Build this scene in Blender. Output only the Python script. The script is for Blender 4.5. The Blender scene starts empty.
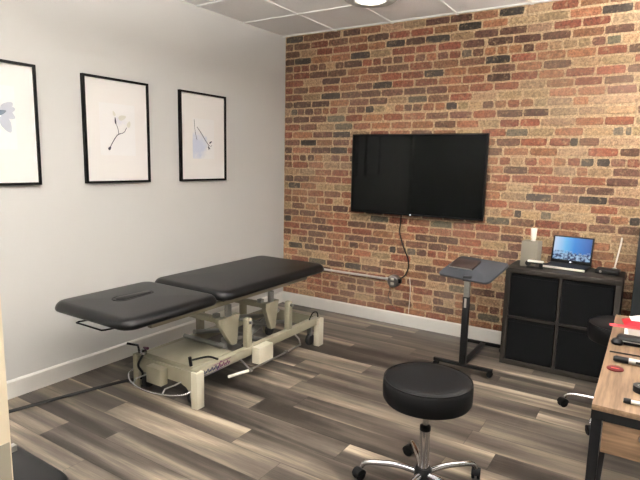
import bpy, bmesh, math, random
from mathutils import Vector, Matrix
PI = math.pi
scn = bpy.context.scene
COL = scn.collection
rnd = random.Random(7)

# ------------------------------------------------------------------ helpers
def lin(c):
    return tuple(((v/255)/12.92 if v/255 <= .04045 else ((v/255+.055)/1.055)**2.4) for v in c)

def mat(name, rgb, rough=.5, metal=0, spec=.5, coat=0, bump=None, mottle=None, emit=None, trans=0):
    m = bpy.data.materials.new(name); m.use_nodes = True
    nt = m.node_tree; b = nt.nodes['Principled BSDF']
    c = lin(rgb)
    b.inputs['Base Color'].default_value = (*c, 1)
    b.inputs['Roughness'].default_value = rough
    b.inputs['Metallic'].default_value = metal
    b.inputs['Specular IOR Level'].default_value = spec
    b.inputs['Coat Weight'].default_value = coat
    b.inputs['Transmission Weight'].default_value = trans
    tc = nt.nodes.new('ShaderNodeTexCoord')
    if mottle:
        sc, amt = mottle
        n = nt.nodes.new('ShaderNodeTexNoise'); n.inputs['Scale'].default_value = sc; n.inputs['Detail'].default_value = 4
        nt.links.new(tc.outputs['Object'], n.inputs['Vector'])
        r = nt.nodes.new('ShaderNodeValToRGB')
        r.color_ramp.elements[0].position = .3; r.color_ramp.elements[1].position = .7
        r.color_ramp.elements[0].color = (*[v*(1-amt) for v in c], 1)
        r.color_ramp.elements[1].color = (*[min(1, v*(1+amt)) for v in c], 1)
        nt.links.new(n.outputs['Fac'], r.inputs['Fac']); nt.links.new(r.outputs['Color'], b.inputs['Base Color'])
    if bump:
        sc, st = bump
        n = nt.nodes.new('ShaderNodeTexNoise'); n.inputs['Scale'].default_value = sc; n.inputs['Detail'].default_value = 3
        nt.links.new(tc.outputs['Object'], n.inputs['Vector'])
        bp = nt.nodes.new('ShaderNodeBump'); bp.inputs['Strength'].default_value = st; bp.inputs['Distance'].default_value = .002
        nt.links.new(n.outputs['Fac'], bp.inputs['Height']); nt.links.new(bp.outputs['Normal'], b.inputs['Normal'])
    if emit:
        b.inputs['Emission Color'].default_value = (*lin(emit[0]), 1)
        b.inputs['Emission Strength'].default_value = emit[1]
    return m

def link_mesh(name, bm, m, parent=None, smooth=False):
    me = bpy.data.meshes.new(name)
    bmesh.ops.recalc_face_normals(bm, faces=bm.faces[:])
    bm.to_mesh(me); bm.free()
    if isinstance(m, (list, tuple)):
        for x in m: me.materials.append(x)
    elif m: me.materials.append(m)
    if smooth:
        for p in me.polygons: p.use_smooth = True
        try: me.set_sharp_from_angle(angle=math.radians(40))
        except Exception: pass
    o = bpy.data.objects.new(name, me); COL.objects.link(o)
    if parent: o.parent = parent
    return o

def tag(o, label=None, cat=None, group=None, kind=None):
    if label: o['label'] = label
    if cat: o['category'] = cat
    if group: o['group'] = group
    if kind: o['kind'] = kind
    return o

def thing(name, label, cat, loc=(0, 0, 0), rz=0, group=None):
    o = bpy.data.objects.new(name, None); COL.objects.link(o)
    o.empty_display_size = .1
    o.location = loc; o.rotation_euler = (0, 0, rz)
    return tag(o, label, cat, group)

def copy_tree(o, parent=None):
    c = o.copy(); COL.objects.link(c)
    if parent: c.parent = parent
    for ch in [x for x in list(bpy.data.objects) if x.parent == o]:
        copy_tree(ch, c)
    return c

def box(bm, lo, hi, bev=0, M=None, seg=2):
    t = bmesh.new()
    vs = [t.verts.new((x, y, z)) for x in (lo[0], hi[0]) for y in (lo[1], hi[1]) for z in (lo[2], hi[2])]
    for f in ((0,1,3,2),(4,6,7,5),(0,4,5,1),(2,3,7,6),(0,2,6,4),(1,5,7,3)): t.faces.new([vs[i] for i in f])
    bmesh.ops.recalc_face_normals(t, faces=t.faces[:])
    if bev: bmesh.ops.bevel(t, geom=t.edges[:], offset=bev, segments=seg, profile=.5, affect='EDGES')
    if M: bmesh.ops.transform(t, matrix=M, verts=t.verts[:])
    merge(bm, t)

def merge(bm, t):
    me = bpy.data.meshes.new('tmp'); t.to_mesh(me); t.free(); bm.from_mesh(me); bpy.data.meshes.remove(me)

def bx(name, lo, hi, m, parent=None, bev=0, M=None, seg=2):
    bm = bmesh.new(); box(bm, lo, hi, bev, M, seg)
    return link_mesh(name, bm, m, parent, smooth=bev > 0)

def lathe(bm, prof, n=32, M=None, cap=True):
    """prof: (r,z) list; closed at axis when r==0"""
    t = bmesh.new(); rings = []
    for r, z in prof:
        if r < 1e-6: rings.append([t.verts.new((0, 0, z))])
        else: rings.append([t.verts.new((r*math.cos(2*PI*i/n), r*math.sin(2*PI*i/n), z)) for i in range(n)])
    for a, b in zip(rings, rings[1:]):
        for i in range(n):
            j = (i+1) % n
            if len(a) == 1 and len(b) == 1: continue
            if len(a) == 1: t.faces.new((a[0], b[i], b[j]))
            elif len(b) == 1: t.faces.new((a[i], a[j], b[0]))
            else: t.faces.new((a[i], a[j], b[j], b[i]))
    if cap:
        for R in (rings[0], rings[-1]):
            if len(R) > 1: t.faces.new(R)
    if M: bmesh.ops.transform(t, matrix=M, verts=t.verts[:])
    merge(bm, t)

def spline(pts, sub=8):
    P = [Vector(p) for p in pts]
    if len(P) < 3: return P
    out = []
    for i in range(len(P)-1):
        p0 = P[i-1] if i else P[0]*2-P[1]; p1, p2 = P[i], P[i+1]
        p3 = P[i+2] if i+2 < len(P) else P[-1]*2-P[-2]
        for k in range(sub):
            t = k/sub
            out.append(.5*((2*p1)+(p2-p0)*t+(2*p0-5*p1+4*p2-p3)*t*t+(3*p1-p0-3*p2+p3)*t**3))
    out.append(P[-1]); return out

def tube(bm, pts, r, n=10, smooth=0):
    P = spline(pts, smooth) if smooth else [Vector(p) for p in pts]
    rr = r if isinstance(r, (list, tuple)) else [r]*len(P)
    if len(rr) != len(P):
        rr = [rr[0]+(rr[-1]-rr[0])*i/(len(P)-1) for i in range(len(P))]
    t = bmesh.new(); prev = None; rings = []
    up = Vector((0, 0, 1))
    for i, p in enumerate(P):
        d = (P[min(i+1, len(P)-1)]-P[max(i-1, 0)]).normalized()
        if prev is None:
            a = d.cross(up)
            if a.length < 1e-3: a = d.cross(Vector((1, 0, 0)))
            a.normalize()
        else:
            a = (prev-d*prev.dot(d)).normalized()
        prev = a; b = d.cross(a)
        rings.append([t.verts.new(p+(a*math.cos(2*PI*k/n)+b*math.sin(2*PI*k/n))*rr[i]) for k in range(n)])
    for A, B in zip(rings, rings[1:]):
        for k in range(n): t.faces.new((A[k], A[(k+1) % n], B[(k+1) % n], B[k]))
    t.faces.new(rings[0]); t.faces.new(rings[-1])
    bmesh.ops.recalc_face_normals(t, faces=t.faces[:])
    merge(bm, t)

def tb(name, pts, r, m, parent=None, n=10, smooth=0):
    bm = bmesh.new(); tube(bm, pts, r, n, smooth); return link_mesh(name, bm, m, parent, True)

def lt(name, prof, m, parent=None, n=32, M=None):
    bm = bmesh.new(); lathe(bm, prof, n, M); return link_mesh(name, bm, m, parent, True)

def prism(bm, poly, axis, a, b, bev=0):
    """extrude 2D poly along axis ('x','y','z') from a to b"""
    t = bmesh.new()
    def mk(p, v):
        return {'x': (v, p[0], p[1]), 'y': (p[0], v, p[1]), 'z': (p[0], p[1], v)}[axis]
    A = [t.verts.new(mk(p, a)) for p in poly]; B = [t.verts.new(mk(p, b)) for p in poly]
    t.faces.new(A); t.faces.new(B)
    for i in range(len(poly)):
        j = (i+1) % len(poly); t.faces.new((A[i], A[j], B[j], B[i]))
    bmesh.ops.recalc_face_normals(t, faces=t.faces[:])
    if bev: bmesh.ops.bevel(t, geom=t.edges[:], offset=bev, segments=2, profile=.5, affect='EDGES')
    merge(bm, t)

def pr(name, poly, axis, a, b, m, parent=None, bev=0):
    bm = bmesh.new(); prism(bm, poly, axis, a, b, bev); return link_mesh(name, bm, m, parent, bev > 0)

def rrect(x0, y0, x1, y1, r, n=6):
    out = []
    for cx, cy, a0 in ((x1-r, y1-r, 0), (x0+r, y1-r, 90), (x0+r, y0+r, 180), (x1-r, y0+r, 270)):
        for k in range(n+1):
            a = math.radians(a0+90*k/n); out.append((cx+r*math.cos(a), cy+r*math.sin(a)))
    return out

def cushion(bm, x0, y0, x1, y1, z0, z1, rc, re, crown=.006, hole=None):
    """upholstered slab: rounded plan corners, rounded edges, slight crown; hole = dip centre/size"""
    ed = 6; t = bmesh.new(); rings = []
    prof = []
    h = z1-z0
    for k in range(ed+1):
        a = PI/2*k/ed
        prof.append((re*(1-math.sin(a)), z0+.012*(1-math.cos(a)) if False else z0+re*.35*(1-math.cos(a))))
    prof = [(re*.8, z0), (re*.35, z0+.004), (re*.08, z0+.012), (0, z0+.022)]
    for k in range(1, ed+1):
        a = PI/2*k/ed
        prof.append((re*(1-math.cos(a)), z1-re+re*math.sin(a)*1.0))
    for ins, z in prof:
        r = max(rc-ins, .01)
        rings.append([t.verts.new((x, y, z)) for x, y in rrect(x0+ins, y0+ins, x1-ins, y1-ins, r)])
    # crown rings to the middle
    cx, cy = (x0+x1)/2, (y0+y1)/2
    for f in (.93, .8, .55, .25):
        base = rings[len(prof)-1]
        rings.append([t.verts.new((cx+(v.co.x-cx)*f, cy+(v.co.y-cy)*f, z1+crown*(1-f*f))) for v in base])
    for A, B in zip(rings, rings[1:]):
        n = len(A)
        for i in range(n): t.faces.new((A[i], A[(i+1) % n], B[(i+1) % n], B[i]))
    t.faces.new(rings[0]); t.faces.new(rings[-1])
    bmesh.ops.recalc_face_normals(t, faces=t.faces[:])
    merge(bm, t)

# ------------------------------------------------------------------ materials
M = {}
M['paint'] = mat('wall_paint', (203, 202, 199), .75, spec=.2, bump=(180, .05))
M['white_trim'] = mat('trim_paint', (226, 224, 218), .45)
M['vinyl'] = mat('black_vinyl', (11, 11, 12), .36, spec=.18, bump=(260, .12))
M['vinyl_matte'] = mat('black_vinyl_matte', (11, 11, 12), .5, spec=.15, bump=(300, .15))
M['black'] = mat('black_plastic', (11, 11, 12), .5, spec=.18)
M['black_steel'] = mat('black_steel', (13, 13, 14), .5, spec=.15)
M['frame_black'] = mat('frame_lacquer', (7, 7, 7), .4, spec=.12)
M['chrome'] = mat('chrome', (205, 205, 208), .12, metal=1)
M['steel'] = mat('brushed_steel', (170, 170, 168), .3, metal=1)
M['conduit'] = mat('galvanised_steel', (205, 204, 198), .4, metal=.35)
M['beige'] = mat('beige_enamel', (146, 141, 122), .45, spec=.3, mottle=(9, .05))
M['cream'] = mat('cream_plastic', (208, 202, 182), .4)
M['grey_metal'] = mat('grey_metal', (120, 120, 116), .4, metal=.5)
M['rubber'] = mat('rubber', (26, 26, 26), .7)
M['mat_board'] = mat('mat_board', (243, 240, 237), .8, spec=.2)
M['ink'] = mat('ink', (84, 84, 96), .9, spec=.1)
M['ink_soft'] = mat('ink_soft', (186, 190, 200), .9, spec=.1)
M['tv_glass'] = mat('tv_screen', (3, 4, 4), .06, spec=.1)
M['tv_case'] = mat('tv_case', (6, 6, 7), .4, spec=.1)
M['cab'] = mat('black_brown_laminate', (36, 32, 28), .5, spec=.2, mottle=(30, .08))
M['bin'] = mat('black_bin_fabric', (11, 12, 13), .9, spec=.1, bump=(500, .3))
M['cab_dark'] = mat('dark_cabinet_paint', (24, 27, 28), .6, spec=.2)
M['tray'] = mat('tray_laminate', (54, 56, 60), .5, spec=.15)
M['leather'] = mat('brown_leather', (40, 28, 24), .5)
M['grey_fabric'] = mat('grey_fabric', (120, 114, 102), .85, bump=(400, .3))
M['white'] = mat('white_plastic', (236, 232, 222), .4)
M['paper'] = mat('paper', (240, 236, 232), .8)
M['red'] = mat('red_print', (150, 18, 32), .6, spec=.2)
M['pink'] = mat('pink_print', (180, 74, 78), .7, spec=.1)
M['maroon'] = mat('maroon_gloss', (80, 28, 26), .6, spec=.1)
M['silver'] = mat('silver_plastic', (176, 172, 166), .35, metal=.4)
M['door'] = mat('cream_door', (218, 204, 178), .5)
M['plate'] = mat('grey_plate', (150, 144, 128), .45, metal=.2)
M['purple'] = mat('purple_print', (92, 40, 74), .5)
M['navy'] = mat('navy_print', (40, 44, 70), .5)
M['light_lens'] = mat('light_lens', (240, 240, 236), .4, emit=((255, 246, 232), 5))
M['fill_lens'] = mat('fill_lens', (240, 240, 236), .4, emit=((255, 251, 246), 8))  # downward glow of the added fill lights
M['fill_up_lens'] = mat('fill_up_lens', (240, 240, 236), .4, emit=((255, 251, 246), 105))  # strong upward glow, added to brighten the ceiling
M['ring'] = mat('light_ring', (190, 190, 186), .5)
M['tile'] = mat('ceiling_tile', (250, 248, 246), .85, spec=.1, mottle=(60, .02), bump=(150, .2))
M['grid'] = mat('ceiling_grid', (250, 249, 247), .5)
M['led'] = mat('white_led', (240, 240, 240), .5, emit=((240, 240, 255), 1.5))

def wood(name, dark, light, axis='y', rough=.55):
    m = mat(name, light, rough, spec=.15); nt = m.node_tree; b = nt.nodes['Principled BSDF']
    tc = nt.nodes.new('ShaderNodeTexCoord'); mp = nt.nodes.new('ShaderNodeMapping')
    mp.inputs['Scale'].default_value = {'y': (28, 2.2, 28), 'x': (2.2, 28, 28)}[axis]
    n = nt.nodes.new('ShaderNodeTexNoise'); n.inputs['Scale'].default_value = 2; n.inputs['Detail'].default_value = 6
    r = nt.nodes.new('ShaderNodeValToRGB')
    r.color_ramp.elements[0].position = .32; r.color_ramp.elements[1].position = .68
    r.color_ramp.elements[0].color = (*lin(dark), 1); r.color_ramp.elements[1].color = (*lin(light), 1)
    nt.links.new(tc.outputs['Object'], mp.inputs['Vector']); nt.links.new(mp.outputs['Vector'], n.inputs['Vector'])
    nt.links.new(n.outputs['Fac'], r.inputs['Fac']); nt.links.new(r.outputs['Color'], b.inputs['Base Color'])
    return m
M['desk_wood'] = wood('rustic_oak', (84, 67, 52), (120, 98, 77), 'y')
M['desk_wood_x'] = wood('rustic_oak_front', (84, 66, 50), (122, 98, 76), 'x')

def floor_material():
    m = bpy.data.materials.new('vinyl_planks'); m.use_nodes = True
    nt = m.node_tree; N = nt.nodes; L = nt.links; b = N['Principled BSDF']
    def math_(op, a, c=None, d=None):
        n = N.new('ShaderNodeMath'); n.operation = op
        for i, v in enumerate((a, c, d)):
            if v is None: continue
            if isinstance(v, (int, float)): n.inputs[i].default_value = v
            else: L.new(v, n.inputs[i])
        return n.outputs[0]
    def comb(x, y, z):
        n = N.new('ShaderNodeCombineXYZ')
        for i, v in enumerate((x, y, z)):
            if isinstance(v, (int, float)): n.inputs[i].default_value = v
            else: L.new(v, n.inputs[i])
        return n.outputs[0]
    def white(vec):
        n = N.new('ShaderNodeTexWhiteNoise'); n.noise_dimensions = '3D'; L.new(vec, n.inputs['Vector']); return n.outputs['Value']
    def noise(vec, det=3, rough=.5, dist=0):
        n = N.new('ShaderNodeTexNoise'); n.inputs['Scale'].default_value = 1; n.inputs['Detail'].default_value = det
        n.inputs['Roughness'].default_value = rough; n.inputs['Distortion'].default_value = dist
        L.new(vec, n.inputs['Vector']); return n.outputs['Fac']
    tc = N.new('ShaderNodeTexCoord'); s = N.new('ShaderNodeSeparateXYZ'); L.new(tc.outputs['Object'], s.inputs[0])
    W, LEN = .182, 1.22
    x, y = s.outputs[0], s.outputs[1]
    yr = math_('DIVIDE', y, W); row = math_('FLOOR', yr); fy = math_('FRACT', yr)
    xo = math_('ADD', math_('DIVIDE', x, LEN), math_('MULTIPLY', white(comb(row, 3.3, 1.7)), 5))
    colm = math_('FLOOR', xo); fx = math_('FRACT', xo)
    pid = white(comb(row, colm, 9.1)); pid2 = white(comb(row, colm, 4.7))
    off = math_('MULTIPLY', pid, 37)
    # broad cathedral bands, long along the plank
    n1 = noise(comb(math_('MULTIPLY', x, .5), math_('MULTIPLY', y, 6.5), off), 2, .45, .6)
    n2 = noise(comb(math_('MULTIPLY', x, 1.4), math_('MULTIPLY', y, 30), off), 4, .6, .3)
    n3 = noise(comb(math_('MULTIPLY', x, 9), math_('MULTIPLY', y, 230), off), 2, .6)
    v = math_('ADD', math_('MULTIPLY', math_('SUBTRACT', n1, .5), 2.3), math_('MULTIPLY', math_('SUBTRACT', n2, .5), .5))
    v = math_('ADD', v, math_('MULTIPLY', math_('SUBTRACT', n3, .5), .35))
    v = math_('ADD', v, math_('MULTIPLY', math_('SUBTRACT', pid2, .5), .36))
    v = math_('ADD', v, .42)
    r = N.new('ShaderNodeValToRGB'); cr = r.color_ramp
    for e, (p, c) in zip([cr.elements[0], cr.elements[1]], ((.0, (40, 35, 31)), (1.0, (168, 155, 136)))):
        e.position = p; e.color = (*lin(c), 1)
    for p, c in ((.25, (59, 53, 48)), (.5, (83, 76, 68)), (.75, (118, 107, 94))):
        e = cr.elements.new(p); e.color = (*lin(c), 1)
    L.new(v, r.inputs['Fac'])
    jy = math_('MINIMUM', fy, math_('SUBTRACT', 1, fy)); jx = math_('MINIMUM', fx, math_('SUBTRACT', 1, fx))
    j = math_('MINIMUM', math_('MULTIPLY', jy, W), math_('MULTIPLY', jx, LEN))
    jm = N.new('ShaderNodeMapRange'); jm.inputs['From Min'].default_value = .0008; jm.inputs['From Max'].default_value = .0026
    jm.inputs['To Min'].default_value = .45; L.new(j, jm.inputs['Value'])
    mx = N.new('ShaderNodeMix'); mx.data_type = 'RGBA'; mx.blend_type = 'MULTIPLY'; mx.inputs['Factor'].default_value = 1
    L.new(r.outputs['Color'], mx.inputs['A']); L.new(jm.outputs[0], mx.inputs['B'])
    L.new(mx.outputs['Result'], b.inputs['Base Color'])
    b.inputs['Roughness'].default_value = .4; b.inputs['Specular IOR Level'].default_value = .28
    bp = N.new('ShaderNodeBump'); bp.inputs['Strength'].default_value = .25; bp.inputs['Distance'].default_value = .002
    L.new(math_('ADD', jm.outputs[0], math_('MULTIPLY', n3, .4)), bp.inputs['Height']); L.new(bp.outputs['Normal'], b.inputs['Normal'])
    return m
M['floor'] = floor_material()

def brick_material():
    m = bpy.data.materials.new('old_brick'); m.use_nodes = True
    nt = m.node_tree; N = nt.nodes; L = nt.links; b = N['Principled BSDF']
    at = N.new('ShaderNodeAttribute'); at.attribute_name = 'Col'
    tc = N.new('ShaderNodeTexCoord')
    def noise(sc, det, rough=.6):
        n = N.new('ShaderNodeTexNoise'); n.inputs['Scale'].default_value = sc; n.inputs['Detail'].default_value = det
        n.inputs['Roughness'].default_value = rough; L.new(tc.outputs['Object'], n.inputs['Vector']); return n.outputs['Fac']
    def mr(v, a, c, d, e):
        n = N.new('ShaderNodeMapRange'); n.inputs['From Min'].default_value = a; n.inputs['From Max'].default_value = c
        n.inputs['To Min'].default_value = d; n.inputs['To Max'].default_value = e; L.new(v, n.inputs['Value']); return n.outputs[0]
    def mix(f, A, B, mode='MIX'):
        n = N.new('ShaderNodeMix'); n.data_type = 'RGBA'; n.blend_type = mode
        if isinstance(f, float): n.inputs['Factor'].default_value = f
        else: L.new(f, n.inputs['Factor'])
        for k, v in (('A', A), ('B', B)):
            if isinstance(v, tuple): n.inputs[k].default_value = v
            else: L.new(v, n.inputs[k])
        return n.outputs['Result']
    nb = noise(42, 5, .7); ns = noise(85, 4, .75); nm = noise(22, 6, .75); nl = noise(1.7, 3, .5)
    c = mix(1.0, at.outputs['Color'], mr(nb, .32, .68, .5, 1.45), 'MULTIPLY')
    c = mix(1.0, c, mr(ns, .38, .62, .62, 1.35), 'MULTIPLY')
    c = mix(mr(ns, .6, .7, 0, .6), c, (*lin((72, 55, 45)), 1))
    c = mix(mr(nl, .45, .7, 0, .22), c, (*lin((128, 118, 106)), 1))
    c = mix(mr(nm, .54, .64, 0, .5), c, (*lin((166, 144, 114)), 1))
    L.new(c, b.inputs['Base Color'])
    b.inputs['Roughness'].default_value = .88; b.inputs['Specular IOR Level'].default_value = .2
    bp = N.new('ShaderNodeBump'); bp.inputs['Strength'].default_value = .7; bp.inputs['Distance'].default_value = .006
    L.new(ns, bp.inputs['Height']); L.new(bp.outputs['Normal'], b.inputs['Normal'])
    return m
M['brick'] = brick_material()

# ------------------------------------------------------------------ the setting
RX, RY, RH = 5.0, -4.97, 2.82
def struct(o): return tag(o, kind='structure')
struct(bx('floor', (-.1, RY-1.2, -.1), (RX+.1, .12, 0), M['floor']))
struct(bx('wall_left', (-.12, RY-.1, 0), (0, .12, RH), M['paint']))
struct(bx('wall_right', (RX, RY-.1, 0), (RX+.12, .12, RH), M['paint']))
bm = bmesh.new()
box(bm, (0, RY-.12, 0), (2.30, RY, RH)); box(bm, (3.24, RY-.12, 0), (RX, RY, RH)); box(bm, (2.30, RY-.12, 2.12), (3.24, RY, RH))
struct(link_mesh('wall_back', bm, M['paint']))
# brick wall: every brick modelled, colour carried by an attribute
PAL = {'T': (178, 148, 115), 'O': (158, 110, 82), 'R': (142, 86, 65), 'B': (120, 86, 70), 'D': (96, 68, 56), 'K': (68, 60, 54), 'G': (108, 100, 84)}
FORCED = "-3,0.78,0.97,K -3,1.67,1.85,D -2,1.54,1.75,D -1,0.07,0.25,K -1,0.28,0.46,D 0,0.83,0.93,D 0,1.27,1.34,K 1,0.99,1.2,D 1,1.66,1.84,D 1,2.29,2.46,D 2,0.44,0.63,D 2,1.53,1.75,D 3,0.37,0.54,D 3,0.8,1.01,D 3,1.88,2.09,R 5,0.62,0.8,D 5,2.57,2.76,R 6,2.4,2.46,K 6,2.61,2.69,G 6,3.01,3.11,D 6,3.24,3.31,K 8,0.06,0.21,K 8,2.28,2.48,T 8,2.88,3.08,K 9,0.01,0.12,D 9,0.13,0.32,D 9,2.93,3.12,D 10,2.19,2.35,R 10,2.36,2.57,R 10,3.06,3.27,D 11,2.29,2.48,D 11,2.68,2.84,T 11,2.93,3.09,T 12,0.2,0.28,D 12,0.3,0.38,D 12,2.87,2.96,K 12,2.98,3.07,K 13,0.58,0.77,K 13,2.91,3.12,R 13,3.13,3.26,D 14,2.41,2.61,R 14,2.63,2.78,R 14,2.78,2.84,K 14,2.99,3.25,T 15,0.6,0.8,K 15,2.29,2.46,G 15,3.07,3.14,G 15,3.15,3.19,G 16,2.06,2.23,T 16,2.55,2.8,T 17,2.2,2.41,D 18,0.08,0.16,G 18,1.36,1.44,D 18,2.59,2.77,T 18,2.89,3.22,T 19,1,1.19,D 20,0.91,1.12,D 20,1.57,1.76,D 21,1.03,1.23,K 21,1.89,2.08,R 21,2.1,2.29,D 22,0.46,0.67,D 22,1.54,1.72,K 23,0.31,0.52,D 23,0.97,1.17,D 23,2.08,2.28,K 24,0.71,0.91,D 24,1.87,1.96,G 25,0.12,0.32,K 25,0.78,0.99,K 25,1.45,1.64,R 25,1.66,1.86,R 25,1.88,2.06,D 25,2.09,2.29,D 25,2.95,3.14,D 26,1.54,1.76,K 26,1.97,2.17,D 26,2.18,2.39,D 27,0.96,1.18,D 27,1.83,2.03,K 27,2.92,3.12,K 28,0.01,0.22,K 28,0.47,0.66,D 28,0.69,0.88,D 28,1.53,1.75,D"
forced = {}
for s in FORCED.split():
    r, a, b_, c = s.split(','); forced.setdefault(int(r), []).append((float(a), float(b_), c))
ANCH = [(-9, .07), (-6, .29), (0, .728), (6, 1.152), (12, 1.588), (18, 2.057), (24, 2.49), (30, 2.93)]
def rowz(r):
    for (a, za), (b_, zb) in zip(ANCH, ANCH[1:]):
        if a <= r <= b_: return za+(zb-za)*(r-a)/(b_-a)
    return ANCH[0][1]+(r-ANCH[0][0])*.0733
bm = bmesh.new()
lay = bm.loops.layers.float_color.new('Col')
def paint(f, c, k=1):
    for l in f.loops: l[lay] = (c[0]*k, c[1]*k, c[2]*k, 1)
MORT = lin((172, 148, 118))
def bface(vs, c, k=1):
    f = bm.faces.new([bm.verts.new(v) for v in vs]); paint(f, c, k)
# mortar bed
nx, nz = 60, 40
g = [[bm.verts.new((RX*i/nx, rnd.uniform(-.0015, .0015), RH*j/nz)) for j in range(nz+1)] for i in range(nx+1)]
for i in range(nx):
    for j in range(nz):
        paint(bm.faces.new((g[i][j], g[i+1][j], g[i+1][j+1], g[i][j+1])), MORT)
bk = [bm.verts.new(v) for v in ((0, .12, 0), (RX, .12, 0), (RX, .12, RH), (0, .12, RH))]
paint(bm.faces.new(bk), MORT)
def brick(x0, x1, zc, c, h=.061):
    j = lambda s: rnd.uniform(-s, s)
    z0, z1 = zc-h/2, zc+h/2
    z1 = min(z1, RH-.002); z0 = max(z0, .002)
    if z1-z0 < .02: return
    xm = (x0+x1)/2; q = (x1-x0)*.25
    out = [(x0+j(.003)+.004, z0+j(.002)+.003), (xm-q, z0+j(.003)), (xm+q, z0+j(.003)), (x1+j(.003)-.004, z0+j(.002)+.003),
           (x1+j(.003), (z0+z1)/2), (x1+j(.003)-.004, z1+j(.002)-.003), (xm+q, z1+j(.003)), (xm-q, z1+j(.003)),
           (x0+j(.003)+.004, z1+j(.002)-.003), (x0+j(.003), (z0+z1)/2)]
    d = rnd.uniform(.002, .007)
    zc2 = (z0+z1)/2
    A = [bm.verts.new((x, 0.002, z)) for x, z in out]
    B = [bm.verts.new((xm+(x-xm)*(1-.006/(x1-x0)), -d, zc2+(z-zc2)*.9)) for x, z in out]
    n = len(out)
    paint(bm.faces.new(B), c)
    for i in range(n):
        paint(bm.faces.new((A[i], A[(i+1) % n], B[(i+1) % n], B[i])), c)
for r in range(-9, 30):
    zc = rowz(r); hdr = r % 6 == 0
    if zc > RH+.02: break
    F = sorted(forced.get(r, []))
    spans = []; x = 0.0 if r % 2 else -.1
    x = max(0, 0)
    first = True; fi = 0
    Lb = .1025 if hdr else .205
    gap = .010
    def fill(a, b_):
        n = max(1, round((b_-a)/Lb)); w = (b_-a)/n
        xs = [a]+[a+w*k+rnd.uniform(-.008, .008) for k in range(1, n)]+[b_]
        for p, q in zip(xs, xs[1:]):
            if q-p > .03: spans.append((p+gap/2, q-gap/2, None))
    cur = 0.0
    if not F or F[0][0] > .15:
        st = 0 if hdr else (.105 if r % 2 else 0)
        if st: spans.append((.004, st-gap/2, None)); cur = st
    for a, b_, c in F:
        if a-cur > .03: fill(cur, a)
        spans.append((max(a, .003), b_, c)); cur = b_
    if cur < RX: fill(cur, RX)
    for a, b_, c in spans:
        if c is None:
            xm = (a+b_)/2
            # warmer, lighter brick towards the middle right, browner near the corner and at the foot of the wall
            w = {'T': .2, 'O': .3, 'R': .24, 'B': .17, 'D': .06, 'K': .015, 'G': .015}
            if xm > 2.2: w.update(T=.36, O=.22, R=.24, B=.1, D=.05, K=.02, G=.01)
            if zc < .45: w.update(B=.3, D=.12, T=.18)
            if xm < .8 and zc > 1.7: w.update(B=.34, D=.12, T=.12, O=.16)
            c = rnd.choices(list(w), list(w.values()))[0]
        cc = lin(PAL[c]); k = rnd.uniform(.48, .78)
        cc = tuple(v*k*rnd.uniform(.95, 1.05) for v in cc)
        brick(a, b_, zc, cc)
wb = link_mesh('wall_brick', bm, M['brick']); struct(wb)

# ceiling: tiles and grid
bm = bmesh.new(); G = .605; gx0, gy0 = 0.0, -.045
box(bm, (-.1, RY-.1, RH), (RX+.1, .12, RH+.08))
struct(link_mesh('ceiling', bm, M['tile']))
bm = bmesh.new()
k = 0
while gx0+k*G < RX:
    x = gx0+k*G
    if k: box(bm, (x-.012, RY, RH-.006), (x+.012, 0, RH+.001))
    k += 1
k = 0
while gy0-k*G > RY:
    y = gy0-k*G
    box(bm, (0, y-.012, RH-.0065), (RX, y+.012, RH+.001)); k += 1
struct(link_mesh('trim_1', bm, M['grid']))
# baseboards
BB = .12
def baseboard(name, poly_axis, a, b_, pos, sgn):
    if poly_axis == 'y':   # runs along y on x wall
        poly = [(pos, 0), (pos+sgn*.015, 0), (pos+sgn*.015, BB-.012), (pos+sgn*.006, BB), (pos, BB)]
        return struct(pr(name, poly, 'y', a, b_, M['white_trim']))
    poly = [(pos, 0), (pos+sgn*.015, 0), (pos+sgn*.015, BB-.012), (pos+sgn*.006, BB), (pos, BB)]
    return struct(pr(name, poly, 'x', a, b_, M['white_trim']))
baseboard('baseboard_left', 'y', RY, -.024, 0, 1)
baseboard('baseboard_brick', 'x', 0, RX, -.008, -1)
baseboard('baseboard_right', 'y', RY, -.024, RX, -1)
bm = bmesh.new(); box(bm, (.016, RY, 0), (2.22, RY+.015, BB)); box(bm, (3.32, RY, 0), (RX-.016, RY+.015, BB))
struct(link_mesh('baseboard_back', bm, M['white_trim']))
bm = bmesh.new()
box(bm, (2.22, RY, 0), (2.30, RY+.02, 2.2)); box(bm, (3.24, RY, 0), (3.32, RY+.02, 2.2)); box(bm, (2.30, RY, 2.12), (3.24, RY+.02, 2.2))
struct(link_mesh('trim_2', bm, M['white_trim']))
# open door standing into the room, its free edge at the left of the view
dr = struct(bx('door_1', (2.275, RY+.04, .01), (2.315, -4.062, 2.1), M['door'], bev=.002))
bx('lock_plate', (2.3145, -4.13, .80), (2.317, -4.066, .972), M['plate'], dr)
bx('latch', (2.298, -4.063, .945), (2.312, -4.050, .957), M['steel'], dr)

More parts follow.
